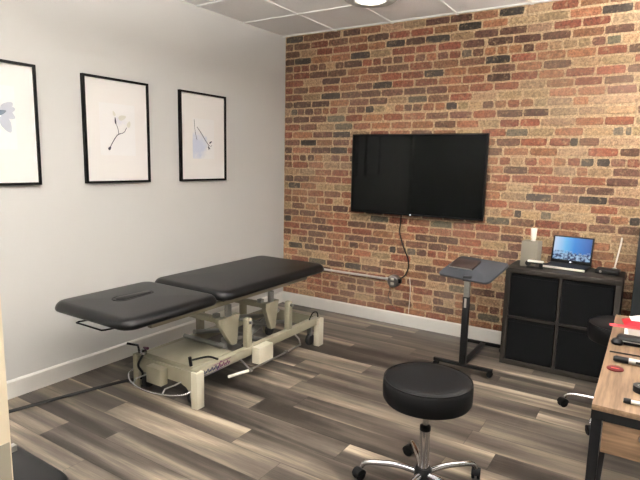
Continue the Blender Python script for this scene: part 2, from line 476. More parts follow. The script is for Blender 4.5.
# ------------------------------------------------------------------ round ceiling light and added fill lights
def round_light():
    t = thing('ceiling_light', 'round white flush ceiling light with grey rim above the wall television', 'ceiling light', (1.43, -.865, RH))
    lt('light_ring', [(.0, -.0065), (.2, -.0065), (.2, -.05), (.185, -.06), (.118, -.06), (.112, -.052), (.0, -.052)], M['ring'], t, 40)
    lt('diffuser', [(.0, -.0525), (.111, -.0525), (.10, -.06), (.06, -.064), (0, -.065)], M['light_lens'], t, 40)
round_light()
def added_panel_light(x, y, lab):  # invented hanging lamp, kept out of view, added to brighten ceiling and walls
    t = thing('added_fill_panel', lab, 'added fill light', (x, y, RH-.40))
    bm = bmesh.new()
    w, h = .293, .293
    for sx in (-1, 1):
        for sy in (-1, 1): tb('fill_wire', [(sx*.27, sy*.27, -.005), (sx*.27, sy*.27, .3995)], .0015, M['steel'], t, 6)
    for lo, hi in (((-w, -h), (w, -h+.02)), ((-w, h-.02), (w, h)), ((-w, -h+.02), (-w+.02, h-.02)), ((w-.02, -h+.02), (w, h-.02))):
        box(bm, (lo[0], lo[1], -.05), (hi[0], hi[1], -.0001))
    link_mesh('fill_frame', bm, M['grid'], t)
    pr('fill_lens', rrect(-w+.02, -h+.02, w-.02, h-.02, .04), 'z', -.048, -.03, M['fill_lens'], t, .002)
    pr('fill_upward_lens', rrect(-w+.02, -h+.02, w-.02, h-.02, .04), 'z', -.022, -.004, M['fill_up_lens'], t, .002)
for x, y, lab in ((2.1175, -2.7675, 'added square fill light, out of view, nearest the framed prints'),
                  (3.9325, -.9525, 'added square fill light, out of view, nearest the brick wall'),
                  (1.5125, -4.5825, 'added square fill light, out of view, behind the black side chair'),
                  (3.3275, -3.9775, 'added square fill light, out of view, just inside the open door')):
    added_panel_light(x, y, lab)

# ------------------------------------------------------------------ framed prints
def framed(y0, y1, lab, art):
    z0, z1 = 1.365, 2.113
    t = thing('framed_print', lab, 'picture', (0, (y0+y1)/2, z0), 0, 'black framed prints on the left wall')
    w = y1-y0; h = z1-z0; hw = w/2; d = .03; fw = .016
    bm = bmesh.new()
    box(bm, (.001, -hw, 0), (d, -hw+fw, h)); box(bm, (.001, hw-fw, 0), (d, hw, h))
    box(bm, (.001, -hw+fw, 0), (d, hw-fw, fw)); box(bm, (.001, -hw+fw, h-fw), (d, hw-fw, h))
    link_mesh('frame', bm, M['frame_black'], t)
    bx('mat_board', (.002, -hw+fw, fw), (.016, hw-fw, h-fw), M['mat_board'], t)
    art(t, w, h)
def paper_mat(name, wash, ctr, rad):
    m = mat(name, (244, 243, 242), .85, spec=.15); nt = m.node_tree; b = nt.nodes['Principled BSDF']
    tc = nt.nodes.new('ShaderNodeTexCoord'); n = nt.nodes.new('ShaderNodeTexNoise')
    n.inputs['Scale'].default_value = 14; n.inputs['Detail'].default_value = 3
    nt.links.new(tc.outputs['Object'], n.inputs['Vector'])
    d = nt.nodes.new('ShaderNodeVectorMath'); d.operation = 'DISTANCE'; d.inputs[1].default_value = ctr
    nt.links.new(tc.outputs['Object'], d.inputs[0])
    a = nt.nodes.new('ShaderNodeMath'); a.operation = 'MULTIPLY_ADD'; a.inputs[1].default_value = .16
    nt.links.new(n.outputs['Fac'], a.inputs[0]); nt.links.new(d.outputs['Value'], a.inputs[2])
    r = nt.nodes.new('ShaderNodeValToRGB')
    r.color_ramp.elements[0].position = rad+.03; r.color_ramp.elements[0].color = (*lin(wash), 1)
    r.color_ramp.elements[1].position = rad+.09; r.color_ramp.elements[1].color = (*lin((244, 243, 242)), 1)
    nt.links.new(a.outputs[0], r.inputs['Fac']); nt.links.new(r.outputs['Color'], b.inputs['Base Color'])
    return m
def leafshape(bm, c, ang, ln, wd, x):
    pts = []
    for k in range(12):
        a = 2*PI*k/12; u = math.cos(a)*ln/2; v = math.sin(a)*wd/2*(1-.35*math.cos(a))
        pts.append((c[0]+u*math.cos(ang)-v*math.sin(ang), c[1]+u*math.sin(ang)+v*math.cos(ang)))
    prism(bm, pts, 'x', x, x+.0006)
X0 = .0165
def art1(t, w, h):
    p = bx('print_paper', (.016, -.17, .22), (X0, .14, .6), paper_mat('print_paper_a', (226, 227, 230), (.016, .06, .43), .06), t)
    bm = bmesh.new()
    for i, (a, l) in enumerate(((-.5, .1), (.2, .09), (.7, .09))): leafshape(bm, (.075+.02*math.cos(a), .45+.035*math.sin(a)), a, l, .055, X0+.0008*i)
    leafshape(bm, (.08, .37), -1.1, .11, .06, X0+.0024)
    link_mesh('petals', bm, M['ink_soft'], p)
    bm = bmesh.new(); leafshape(bm, (.05, .437), .35, .075, .03, X0+.0034)
    link_mesh('flower_heart', bm, mat('slate_wash', (104, 114, 126), .9, spec=.1), p)
def art2(t, w, h):
    p = bx('print_paper', (.016, -.15, .2), (X0, .15, .57), paper_mat('print_paper_b', (232, 232, 242), (.016, .03, .44), .03), t)
    bm = bmesh.new()
    for pts, r in (([(-.07, .26), (-.045, .3), (-.01, .345), (.02, .36)], .003), ([(.005, .352), (0, .39), (-.015, .43), (-.02, .47)], .0018),
                   ([(.01, .355), (.05, .37), (.075, .405)], .0022)):
        tube(bm, [(X0+.0006, y, z) for y, z in pts], r, 6, 5)
    leafshape(bm, (-.02, .45), 1.65, .05, .012, X0); leafshape(bm, (-.075, .25), .8, .03, .02, X0)
    link_mesh('twig', bm, M['ink'], p)
    bm = bmesh.new(); leafshape(bm, (.04, .475), .3, .07, .035, X0); leafshape(bm, (.095, .43), 1.2, .05, .03, X0); leafshape(bm, (-.03, .5), 2, .04, .02, X0)
    link_mesh('petals', bm, mat('petal_wash', (228, 226, 216), .9), p)
def art3(t, w, h):
    p = bx('print_paper', (.016, -.13, .19), (X0, .13, .53), paper_mat('print_paper_c', (214, 220, 236), (.016, -.07, .3), .12), t)
    bm = bmesh.new()
    for pts, r in (([(-.08, .46), (-.03, .41), (.02, .35), (.05, .32)], .0026), ([(.05, .32), (.08, .3), (.1, .31)], .0018), ([(-.11, .52), (-.1, .42), (-.08, .35)], .0018),
                   ([(.05, .32), (.06, .29), (.055, .27)], .0018)):
        tube(bm, [(X0+.0006, y, z) for y, z in pts], r, 6, 5)
    leafshape(bm, (.085, .335), .5, .04, .014, X0); leafshape(bm, (.065, .285), -.7, .035, .014, X0)
    link_mesh('twig', bm, M['ink'], p)
framed(-3.222, -2.672, 'black framed print of a grey blue flower, cut by the left edge of the view', art1)
framed(-2.353, -1.802, 'middle black framed print showing one slender twig with a bud on white', art2)
framed(-1.485, -.937, 'black framed print nearest the brick wall, with a pale blue wash behind its twig', art3)

# ------------------------------------------------------------------ television, cord, conduit
def tv():
    xl, yl, xr, yr = .905, -.135, 2.165, -.075
    ang = math.atan2(yr-yl, xr-xl); w = math.hypot(xr-xl, yr-yl)
    t = thing('television', 'large flat black television mounted on the brick wall', 'television', ((xl+xr)/2, (yl+yr)/2, 1.078), ang)
    h = .738; hw = w/2
    bx('casing', (-hw, .0, 0), (hw, .035, h), M['tv_case'], t, .004)
    bm = bmesh.new(); b = .011
    box(bm, (-hw, -.006, 0), (hw, .001, .016)); box(bm, (-hw, -.006, h-b), (hw, .001, h))
    box(bm, (-hw, -.006, .016), (-hw+b, .001, h-b)); box(bm, (hw-b, -.006, .016), (hw, .001, h-b))
    link_mesh('bezel', bm, M['tv_case'], t)
    bx('screen', (-hw+b, -.003, .016), (hw-b, .0005, h-b), M['tv_glass'], t)
    lt('logo', [(0, 0), (.006, 0), (.006, .0015), (0, .0015)], M['led'], t, 12, Matrix.Translation((-.02, -.006, .008)) @ Matrix.Rotation(PI/2, 4, 'X'))
    bx('wall_mount', (-.2, .034, .2), (.2, .068, .52), M['black_steel'], t)
tv()
bm = bmesh.new()
tube(bm, [(1.40, -.045, 1.10), (1.388, -.035, .98), (1.384, -.03, .90), (1.43, -.025, .76), (1.476, -.022, .66), (1.484, -.022, .58), (1.455, -.022, .50), (1.41, -.03, .46)], .0065, 8, 6)
tag(link_mesh('power_cord', bm, M['black'], None, True), 'thin black cord hanging from the television down to the metal socket box', 'cord')
cd = thing('electrical_conduit', 'galvanised steel conduit pipe running low along the brick wall to a round socket box', 'conduit', (.06, -.03, .44))
tb('pipe', [(0, 0, 0), (1.24, 0, 0)], .0115, M['conduit'], cd, 12)
for x in (.25,):
    bx('pipe_strap', (x-.01, -.013, -.03), (x+.01, .022, .03), M['conduit'], cd, .003)
lt('connector', [(.0, 0), (.017, 0), (.017, .03), (.0, .03)], M['conduit'], cd, 16, Matrix.Translation((1.2, 0, 0)) @ Matrix.Rotation(PI/2, 4, 'Y'))
jb = lt('junction_box', [(0, -.026), (.058, -.026), (.06, .0), (.058, .03), (.05, .038), (0, .038)], M['steel'], cd, 24, Matrix.Translation((1.285, 0, -.01)) @ Matrix.Rotation(PI/2, 4, 'X'))
bm = bmesh.new()
for z in (-.03, .012): box(bm, (1.268, -.042, z-.012+.0), (1.302, -.036, z+.012), .002)
link_mesh('socket_face', bm, M['white'], jb, True)
for dx, dz in ((.0, .0), (.07, -.035)):
    pass
bx('plug', (1.325, -.03, -.02), (1.37, .0, .02), M['black'], cd, .005)
tag(tb('cable', [(1.295, -.012, .375), (1.30, -.010, .33), (1.285, -.012, .28), (1.30, -.014, .23), (1.36, -.016, .15), (1.42, -.018, .124)], .0035, M['rubber'], None, 6, 6),
    'thin dark wire dangling from beneath the socket box to near the white baseboard', 'wire')
tag(tb('cable', [(1.50, -.016, .48), (1.512, -.016, .36), (1.508, -.016, .22), (1.505, -.02, .13)], .003, M['conduit'], None, 6, 6),
    'thin pale wire running straight down the brick right of the socket box', 'wire')

# ------------------------------------------------------------------ treatment table
def treatment_table():
    t = thing('treatment_table', 'black padded two-section treatment table on a beige lifting base with castors', 'treatment table', (0, 0, 0))
    x0, x1 = .36, 1.085; zb, zt = .620, .688
    # head section with a plugged face slot
    bm = bmesh.new(); cushion(bm, x0, -2.865, x1, -2.128, zb, zt, .09, .048)
    hd = link_mesh('head_cushion', bm, M['vinyl'], t, True)
    bm = bmesh.new(); cushion(bm, x0, -2.12, x1+.012, -.845, zb+.006, zt+.006, .09, .048)
    link_mesh('body_cushion', bm, M['vinyl'], t, True)
    # face slot: raised rim and inset plug
    bm = bmesh.new(); cx, cy, z = .682, -2.50, zt+.0045
    def stad(s, wn=.055, wf=.036, ln=.14):
        out = []
        for k in range(9): a = PI+PI*k/8; out.append((cx+wn*s*math.cos(a), cy-ln+wn+wn*s*math.sin(a)))
        for k in range(9): a = PI*k/8; out.append((cx+wf*s*math.cos(a), cy+ln-wf+wf*s*math.sin(a)))
        return out
    pts = [(x, y, z) for x, y in stad(1.05)]; tube(bm, pts+[pts[0], pts[1]], .0045, 6)
    sl = link_mesh('face_slot_rim', bm, M['vinyl_matte'], hd, True)
    pr('face_slot_gap', stad(1.0), 'z', z-.012, z+.0015, M['frame_black'], hd)
    pr('face_slot_plug', stad(.74), 'z', z-.012, z+.008, M['vinyl'], hd, .005)
    # under-cushion boards and rails
    for n, a, b_ in (('head_board', -2.84, -2.15), ('body_board', -2.10, -.89)):
        bx(n, (x0+.075, a+.06, zb-.012), (x1-.075, b_-.06, zb+.008), M['black'], t)
    for x in (.55, .97):
        bx('top_rail', (x-.018, -2.62, zb-.05), (x+.018, -1.0, zb-.016), M['beige'], t, .003)
    # towel / headrest loop
    tb('headrest_loop', [(.60, -2.66, .575), (.55, -2.80, .575), (.56, -2.815, .575), (.80, -2.815, .575), (.81, -2.80, .575), (.86, -2.66, .578)], .0055, M['black_steel'], t, 8)
    # ---- base
    bx0, bx1, yn, yf = .50, 1.105, -2.385, -.91
    be = M['beige']
    for x in (.56, 1.055):
        bx('base_rail', (x-.026, yn+.02, .185), (x+.026, yf-.02, .245), be, t, .004)
    # brand scrawl printed on the near rail
    bm = bmesh.new(); bm2 = bmesh.new(); L0 = 1.0817
    y = -2.31
    def stroke(b, pts, r=.0035): tube(b, [(L0, py, pz) for py, pz in pts], r, 5, 4)
    for k in range(7):
        yy = y+k*.036
        stroke(bm if k < 4 else bm2, [(yy, .198+.006*(k % 2)), (yy+.012, .226), (yy+.02, .20), (yy+.03, .215), (yy+.036, .203)])
    stroke(bm2, [(y+.13, .19), (y+.16, .238), (y+.175, .236)])
    stroke(bm2, [(y+.10, .232), (y+.26, .236)], .0025)
    stroke(bm, [(y-.01, .194), (y+.1, .19), (y+.24, .196)], .0022)
    rs = link_mesh('rail_lettering', bm, M['navy'], t); link_mesh('rail_lettering', bm2, M['purple'], t)
    # end yokes with an arched cut-out and cream feet
    def yoke(y, s):
        pts = [(bx0, .012), (bx0, .235), (bx1-.05, .235), (bx1-.05, .012), (bx1-.055, .012), (bx1-.067, .09), (bx1-.10, .125), (bx1-.15, .14),
               (bx0+.14, .14), (bx0+.095, .125), (bx0+.062, .09), (bx0+.05, .012)]
        pr('end_plate', pts, 'y', y-.006, y+.006, be, t)
    yoke(yn+.012, 1); yoke(yf-.012, -1)
    for y, s in ((yn, 1), (yf, -1)):
        f = bmesh.new()
        ya, yb = (y, y+.065) if s > 0 else (y-.075, y)
        box(f, (bx1-.022, ya, .0), (bx1, yb, .238), .004)
        box(f, (bx1-.052, ya, .0), (bx1-.02, ya+.02, .238), .004); box(f, (bx1-.052, yb-.02, .09), (bx1-.02, yb, .238), .004)
        link_mesh('foot', f, M['cream'], t, True)
        f = bmesh.new(); box(f, (bx0, ya, .0), (bx0+.022, yb, .238), .004); box(f, (bx0+.018, ya, .0), (bx0+.05, ya+.02, .238), .004)
        link_mesh('foot', f, be, t, True)
        for x in (bx0+.085, bx1-.085):
            yc = y+s*(.06 if s > 0 else .085)
            wp = lt('castor_wheel', [(0, -.017), (.044, -.017), (.0505, -.009), (.0505, .009), (.044, .017), (0, .017)], M['rubber'], t, 20,
                    Matrix.Translation((x, yc, .051)) @ Matrix.Rotation(PI/2, 4, 'Y'))
            lt('wheel_hub', [(0, -.016), (.016, -.016), (.016, .016), (0, .016)], M['grey_metal'], wp, 14, Matrix.Translation((x, yc, .051)) @ Matrix.Rotation(PI/2, 4, 'Y'))
            bx('castor_bracket', (x-.02, yc-.012, .086), (x+.02, yc+.012, .19), M['grey_metal'], t, .003)
    # flat cover plate over the drive at the near end
    bx('cover_plate', (.586, -2.34, .20), (1.03, -1.98, .25), be, t, .005)
    bx('control_box', (.70, -2.44, .105), (.84, -2.38, .218), be, t, .006)
    bx('motor_housing', (.74, -2.3, .09), (.93, -1.75, .199), M['grey_metal'], t, .01)
    tb('actuator', [(.83, -1.76, .15), (.83, -1.2, .33)], .022, M['grey_metal'], t, 14)
    # levers at the near corners
    tb('pedal_lever', [(.54, -2.36, .245), (.54, -2.37, .30), (.49, -2.42, .318)], .008, M['black'], t, 8)
    tb('pedal_lever', [(.60, -2.36, .245), (.59, -2.36, .29), (.65, -2.38, .305)], .010, M['purple'], t, 8)
    lt('release_knob', [(0, 0), (.02, 0), (.024, .02), (.014, .035), (0, .035)], M['chrome'], t, 14, Matrix.Translation((.615, -2.385, .26)))
    tb('pedal_lever', [(1.0, -2.33, .25), (1.0, -2.34, .31)], .011, M['black'], t, 8)
    tb('pedal_lever', [(1.0, -2.32, .285), (1.04, -2.22, .285), (1.06, -2.15, .25)], .007, M['black'], t, 8, 5)
    tb('wiring', [(.60, -2.38, .25), (.60, -2.42, .19), (.63, -2.41, .14), (.60, -2.40, .09)], .008, M['black'], t, 8, 5)
    # curved foot bar round the near end
    tb('foot_bar', [(.495, -2.37, .125), (.50, -2.42, .105), (.60, -2.475, .09), (.78, -2.50, .085), (.95, -2.47, .09), (1.035, -2.42, .10), (1.055, -2.39, .115)], .0055, M['chrome'], t, 10, 7)
    for x in (.62, .90):
        tb('foot_bar_arm', [(x, -2.478, .09), (x-.01, -2.45, .11), (x+.05, -2.42, .14), (x+.06, -2.375, .15)], .005, M['steel'], t, 8)
    # side foot bar along the near rail
    tb('side_bar', [(1.08, -1.95, .19), (1.15, -1.93, .125), (1.155, -1.55, .125), (1.155, -1.33, .13), (1.12, -1.30, .16), (1.08, -1.30, .19)], .0065, M['steel'], t, 8)
    tb('side_bar_grip', [(1.135, -2.13, .14), (1.15, -1.95, .125)], .010, M['white'], t, 12)
    for y in (-1.93, -1.52): lt('bar_bracket', [(0, -.012), (.014, -.012), (.014, .012), (0, .012)], M['grey_metal'], t, 12, Matrix.Translation((1.153, y, .125)) @ Matrix.Rotation(PI/2, 4, 'X'))
    bx('junction_cover', (1.082, -1.83, .125), (1.15, -1.67, .245), M['cream'], t, .005)
    bx('bar_lug', (1.083, -1.64, .13), (1.1, -1.60, .20), M['black'], t, .003)
    # uprights on both rails
    for x in (.585, 1.05):
        for y, h in ((-1.84, .455), (-1.35, .47)):
            pts = [(y-.026, .243), (y+.026, .243), (y+.026, h-.012), (y+.014, h), (y-.014, h), (y-.026, h-.012)]
            pr('upright', pts, 'x', x-.02, x+.02, be, t, .003)
            lt('pivot_bolt', [(0, 0), (.012, 0), (.012, .03), (0, .03)], M['grey_metal'], t, 12, Matrix.Translation((x+.013, y, h-.03)) @ Matrix.Rotation(PI/2, 4, 'Y'))
    # cross bars and tapered gussets carrying the top
    for y, gh, by in ((-1.95, .105, -1.90), (-1.47, .085, -1.455)):
        bx('cross_bar', (.57, y-.085, .440), (.99, y-.035, .478), be, t, .004)
        pts = [(y-gh, .478), (y+gh, .478), (y+gh-.01, .445), (by+.026, .262), (by-.026, .262), (y-gh, .445)]
        pr('gusset', pts, 'x', .945, .985, be, t, .003)
        for x in (.55, .97): bx('riser', (x-.014, y-.025, .476), (x+.014, y+.02, .562), M['grey_metal'], t, .003)
        bx('clamp_block', (.90, y-.085, .476), (.94, y-.045, .505), M['grey_metal'], t, .004)
        # lifting arms
        for x in (.635, .915):
            tb('lift_arm', [(x, y-.0, .30), (x, y+.33, .225)], .017, M['grey_metal'], t, 8)
    tb('torsion_bar', [(.59, -1.62, .215), (1.05, -1.62, .215)], .02, M['grey_metal'], t, 14)
    tb('torsion_bar', [(.59, -2.0, .275), (.98, -2.0, .275)], .016, M['grey_metal'], t, 14)
    tb('torsion_bar', [(.59, -1.45, .275), (.98, -1.45, .275)], .016, M['grey_metal'], t, 14)
    tb('far_wiring', [(1.06, -.93, .21), (1.075, -.97, .29), (1.07, -1.03, .30), (1.06, -1.07, .245)], .005, M['black'], t, 8, 6)
    return t
treatment_table()
tag(tb('power_cord', [(.04, -3.75, .008), (.12, -3.35, .008), (.198, -3.05, .008), (.276, -2.743, .008), (.37, -2.42, .008), (.42, -2.31, .008), (.47, -2.20, .008), (.56, -1.9, .008)], .011, M['rubber'], None, 8, 7),
    'thick black cord lying on the planks, running left from the treatment table base', 'cord')

# ------------------------------------------------------------------ rolling stools
def stool(loc, zt, rz, lab):
    t = thing('rolling_stool', lab, 'stool', loc, 0, 'round black rolling stools')
    R = .206
    lt('seat', [(0, zt-.112), (R-.03, zt-.112), (R-.008, zt-.107), (R-.002, zt-.096), (R, zt-.05), (R-.001, zt-.022), (R-.006, zt-.01), (R-.018, zt-.002), (R-.05, zt+.001), (0, zt+.003)], M['vinyl_matte'], t, 56)
    lt('seat_piping', [(R-.0085, zt-.012), (R-.002, zt-.009), (R-.003, zt-.004), (R-.010, zt-.004), (R-.0085, zt-.012)], M['vinyl_matte'], t, 56)
    lt('gas_lift', [(0, zt-.28), (.014, zt-.28), (.014, zt-.111), (0, zt-.111)], M['chrome'], t, 20)
    lt('seat_plate', [(0, zt-.125), (.06, zt-.125), (.07, zt-.111), (0, zt-.111)], M['black_steel'], t, 24)
    lt('column', [(0, .09), (.027, .09), (.026, .16), (.023, zt-.25), (.0, zt-.25)], M['chrome'], t, 24)
    lt('column_collar', [(0, zt-.258), (.026, zt-.258), (.026, zt-.238), (.017, zt-.232), (0, zt-.232)], M['black'], t, 20)
    lt('base_hub', [(0, .06), (.036, .06), (.042, .075), (.042, .115), (.034, .125), (0, .125)], M['black'], t, 24)
    for k in range(5):
        a = rz+2*PI*k/5; c, s = math.cos(a), math.sin(a)
        P = lambda r, z, o=0: (c*r-s*o, s*r+c*o, z)
        bm = bmesh.new(); tube(bm, [P(.03, .098), P(.12, .108), P(.23, .10), P(.280, .088), P(.297, .066)], [.016, .0115], 10, 5)
        lg = link_mesh('leg', bm, M['chrome'], t, True)
        # castor: hood, two wheels
        Rz = Matrix.Rotation(a+.9, 4, 'Z')
        base = Matrix.Translation(P(.30, .03)) @ Rz
        bm = bmesh.new()
        for o in (-.013, .013):
            lathe(bm, [(0, -.008), (.024, -.008), (.028, -.004), (.028, .004), (.024, .008), (0, .008)], 18, base @ Matrix.Translation((.012, o, -.0015)) @ Matrix.Rotation(PI/2, 4, 'X'))
        cs = link_mesh('castor', bm, M['black'], lg, True)
        bm = bmesh.new()
        pts = [(math.cos(q)*.03+.012, math.sin(q)*.03) for q in [PI*j/8 for j in range(9)]]
        prism(bm, pts, 'y', -.022, .022, .003); bmesh.ops.transform(bm, matrix=base, verts=bm.verts[:])
        link_mesh('castor_hood', bm, M['black'], lg, True)
    return t
stool((2.572, -2.352, 0), .571, math.radians(195), 'round black padded stool in the foreground on a chrome five-leg base')
stool((3.31, -1.01, 0), .62, math.radians(174), 'round black stool half hidden behind the far end of the wooden desk')

# ------------------------------------------------------------------ rolling tray table
def tray_table():
    ya = 0
    t = thing('rolling_tray_table', 'small black rolling table with a tilted dark grey top on one post', 'table', (2.275, -.79, 0), ya)
    st = M['black_steel']
    b1 = bx('base_bar', (-.225, -.015, .04), (.225, .015, .065), st, t, .004)
    b2 = bx('base_bar', (-.195, .563, .04), (.175, .593, .065), st, t, .004)
    bx('base_spine', (-.02, .01, .04), (.02, .57, .062), st, t, .003)
    for bar, y in ((b1, 0), (b2, .578)):
        for x in ((-.205, .205) if y == 0 else (-.175, .155)):
            bm = bmesh.new()
            for o in (-.011, .011):
                lathe(bm, [(0, -.007), (.019, -.007), (.022, -.003), (.022, .003), (.019, .007), (0, .007)], 16, Matrix.Translation((x, y+o, .022)) @ Matrix.Rotation(PI/2, 4, 'X'))
            box(bm, (x-.012, y-.006, .018), (x+.012, y+.006, .042), .002)
            link_mesh('castor', bm, M['black'], bar, True)
    bx('post', (-.024, -.018, .06), (.024, .018, .58), st, t, .004)
    bx('inner_post', (-.021, -.015, .57), (.021, .015, .73), M['grey_metal'], t, .003)
    bx('height_label', (-.010, -.0195, .50), (.006, -.0178, .57), M['silver'], t)
    bx('clamp', (-.03, -.026, .70), (.03, .026, .738), M['black'], t, .005)
    # tilted top
    mt = Matrix.Translation((.0, .13, .765)) @ Matrix.Rotation(-.27, 4, 'Z') @ Matrix.Rotation(.33, 4, 'X')
    bm = bmesh.new(); prism(bm, rrect(-.215, -.165, .215, .165, .04), 'z', -.009, .009, .003)
    bmesh.ops.transform(bm, matrix=mt, verts=bm.verts[:]); link_mesh('table_top', bm, M['tray'], t, True)
    bx('tilt_bracket', (-.05, -.02, -.03), (.05, .1, -.008), M['black'], t, .003, M=mt)
    return t, mt
tt, mt = tray_table()
W = Matrix.Translation(tt.location) @ mt
nb = thing('notebook', 'dark brown closed notebook lying on the tilted rolling table top', 'notebook')
nb.matrix_world = W @ Matrix.Translation((-.09, .03, .0095)) @ Matrix.Rotation(.05, 4, 'Z')
bx('cover', (-.1, -.07, 0), (.1, .07, .014), M['leather'], nb, .003)
bx('page_block', (-.098, -.0715, .003), (.098, -.068, .011), M['silver'], nb)

# ------------------------------------------------------------------ storage cabinet
CX0, CX1, CY0, CY1, CH = 2.465, 3.25, -.44, -.045, .772
def cube_cabinet():
    t = thing('cube_cabinet', 'black-brown two by two cube cabinet with black fabric bins against the brick wall', 'cabinet', (CX0, CY0, 0))
    w, d, h, T = CX1-CX0, CY1-CY0, CH, .038
    bx('top_panel', (0, 0, h-T), (w, d, h), M['cab'], t, .001); bx('bottom_panel', (0, 0, 0), (w, d, T), M['cab'], t, .001)
    for x in (0, w-T): bx('side_panel', (x, 0, T), (x+T, d, h-T), M['cab'], t, .001)
    bx('divider', (w/2-.009, 0, T), (w/2+.009, d, h-T), M['cab'], t)
    bx('shelf', (T, 0, h/2-.009), (w/2-.009, d, h/2+.009), M['cab'], t); bx('shelf', (w/2+.009, 0, h/2-.009), (w-T, d, h/2+.009), M['cab'], t)
    bx('back_panel', (T, d-.01, T), (w-T, d-.001, h-T), M['cab'], t)
    return t
cube_cabinet()
def bin_(x, z, lab):
    t = thing('storage_bin', lab, 'storage bin', (x, CY0+.012, z), 0, 'black fabric bins in the cube cabinet')
    W_, H_ = .334, .328
    bm = bmesh.new()
    box(bm, (0, 0, 0), (W_, .004, H_)); box(bm, (0, .004, 0), (.004, .35, H_)); box(bm, (W_-.004, .004, 0), (W_, .35, H_)); box(bm, (.004, .004, 0), (W_-.004, .35, .004)); box(bm, (.004, .346, .004), (W_-.004, .35, H_))
    link_mesh('bin_body', bm, M['bin'], t)
    bx('rim_seam', (0, -.002, H_-.022), (W_, 0, H_-.018), M['vinyl_matte'], t)
bl, br = CX0+.041, CX0+(CX1-CX0)/2+.012
bin_(bl, CH/2+.010, 'black fabric bin in the upper left cubby, beneath the grey speaker')
bin_(br, CH/2+.010, 'black fabric bin in the upper right cubby, beneath the laptop')
bin_(bl, .039, 'black fabric bin in the lower left cubby, nearest the rolling tray table')
bin_(br, .039, 'black fabric bin in the lower right cubby, partly behind the far stool')

# things on the cabinet
Z = CH+.0005
sp = thing('speaker', 'small upright grey box speaker at the left end of the cabinet top', 'speaker', (2.605, -.27, Z), -.12)
bx('speaker_body', (-.062, -.05, 0), (.062, .07, .20), M['grey_fabric'], sp, .006)
bx('speaker_grille', (-.054, -.053, .05), (.054, -.049, .19), M['grey_fabric'], sp, .001)
lt('speaker_dial', [(0, 0), (.022, 0), (.02, .006), (0, .006)], M['black'], sp, 20, Matrix.Translation((0, -.05, .03)) @ Matrix.Rotation(PI/2, 4, 'X'))
tb_ = thing('lotion_tube', 'white squeeze tube standing upright on the grey speaker', 'bottle', (2.615, -.265, Z+.2005))
lt('tube_cap', [(0, 0), (.017, 0), (.017, .018), (0, .018)], M['white'], tb_, 16)
bm = bmesh.new(); n = 14; rings = []
for z, a, b_ in ((.018, .02, .02), (.05, .021, .016), (.08, .023, .009), (.1, .024, .003)):
    rings.append([bm.verts.new((a*math.cos(2*PI*k/n), b_*math.sin(2*PI*k/n), z)) for k in range(n)])
for A, B in zip(rings, rings[1:]):
    for k in range(n): bm.faces.new((A[k], A[(k+1) % n], B[(k+1) % n], B[k]))
bm.faces.new(rings[0]); bm.faces.new(rings[-1])
link_mesh('tube_body', bm, M['white'], tb_, True)
st = thing('stapler', 'white topped stapler in front of the grey speaker', 'stapler', (2.655, -.34, Z), .05)
bx('stapler_base', (-.06, -.018, 0), (.06, .018, .012), M['black'], st, .003)
bx('stapler_hinge', (.03, -.014, .01), (.055, .014, .048), M['black'], st, .003)
bx('stapler_arm', (-.055, -.017, .046), (.06, .017, .06), M['white'], st, .005)
bx('staple_magazine', (-.05, -.012, .036), (.052, .012, .0465), M['black'], st, .002)

def screen_material():
    m = bpy.data.materials.new('laptop_wallpaper'); m.use_nodes = True
    nt = m.node_tree; N = nt.nodes; L = nt.links; b = N['Principled BSDF']
    tc = N.new('ShaderNodeTexCoord'); s = N.new('ShaderNodeSeparateXYZ'); L.new(tc.outputs['Generated'], s.inputs[0])
    n = N.new('ShaderNodeTexNoise'); n.inputs['Scale'].default_value = 7; n.inputs['Detail'].default_value = 4
    mp = N.new('ShaderNodeMapping'); mp.inputs['Scale'].default_value = (1.4, 1, 1); L.new(tc.outputs['Generated'], mp.inputs[0]); L.new(mp.outputs[0], n.inputs['Vector'])
    # sky colour left-white to right-blue
    r = N.new('ShaderNodeValToRGB'); cr = r.color_ramp
    cr.elements[0].position = 0; cr.elements[0].color = (*lin((196, 214, 240)), 1); cr.elements[1].position = 1; cr.elements[1].color = (*lin((6, 80, 160)), 1)
    e = cr.elements.new(.32); e.color = (*lin((90, 180, 236)), 1); e = cr.elements.new(.55); e.color = (*lin((10, 130, 220)), 1)
    L.new(s.outputs[0], r.inputs['Fac'])
    # ridge band in the lower third
    a = N.new('ShaderNodeMath'); a.operation = 'MULTIPLY_ADD'; a.inputs[1].default_value = -.5; L.new(n.outputs['Fac'], a.inputs[0]); L.new(s.outputs[2], a.inputs[2])
    r2 = N.new('ShaderNodeValToRGB'); c2 = r2.color_ramp
    c2.elements[0].position = .02; c2.elements[0].color = (1, 1, 1, 1); c2.elements[1].position = .14; c2.elements[1].color = (0, 0, 0, 1)
    L.new(a.outputs[0], r2.inputs['Fac'])
    n2 = N.new('ShaderNodeTexNoise'); n2.inputs['Scale'].default_value = 9; L.new(mp.outputs[0], n2.inputs['Vector'])
    r3 = N.new('ShaderNodeValToRGB'); c3 = r3.color_ramp
    c3.elements[0].position = .4; c3.elements[0].color = (*lin((14, 40, 84)), 1); c3.elements[1].position = .62; c3.elements[1].color = (*lin((150, 190, 224)), 1)
    L.new(n2.outputs['Fac'], r3.inputs['Fac'])
    mx = N.new('ShaderNodeMix'); mx.data_type = 'RGBA'; L.new(r2.outputs['Color'], mx.inputs['Factor']); L.new(r.outputs['Color'], mx.inputs['A']); L.new(r3.outputs['Color'], mx.inputs['B'])
    b.inputs['Base Color'].default_value = (.01, .01, .01, 1); b.inputs['Roughness'].default_value = .3
    L.new(mx.outputs['Result'], b.inputs['Emission Color']); b.inputs['Specular IOR Level'].default_value = .1; b.inputs['Emission Strength'].default_value = .6
    return m
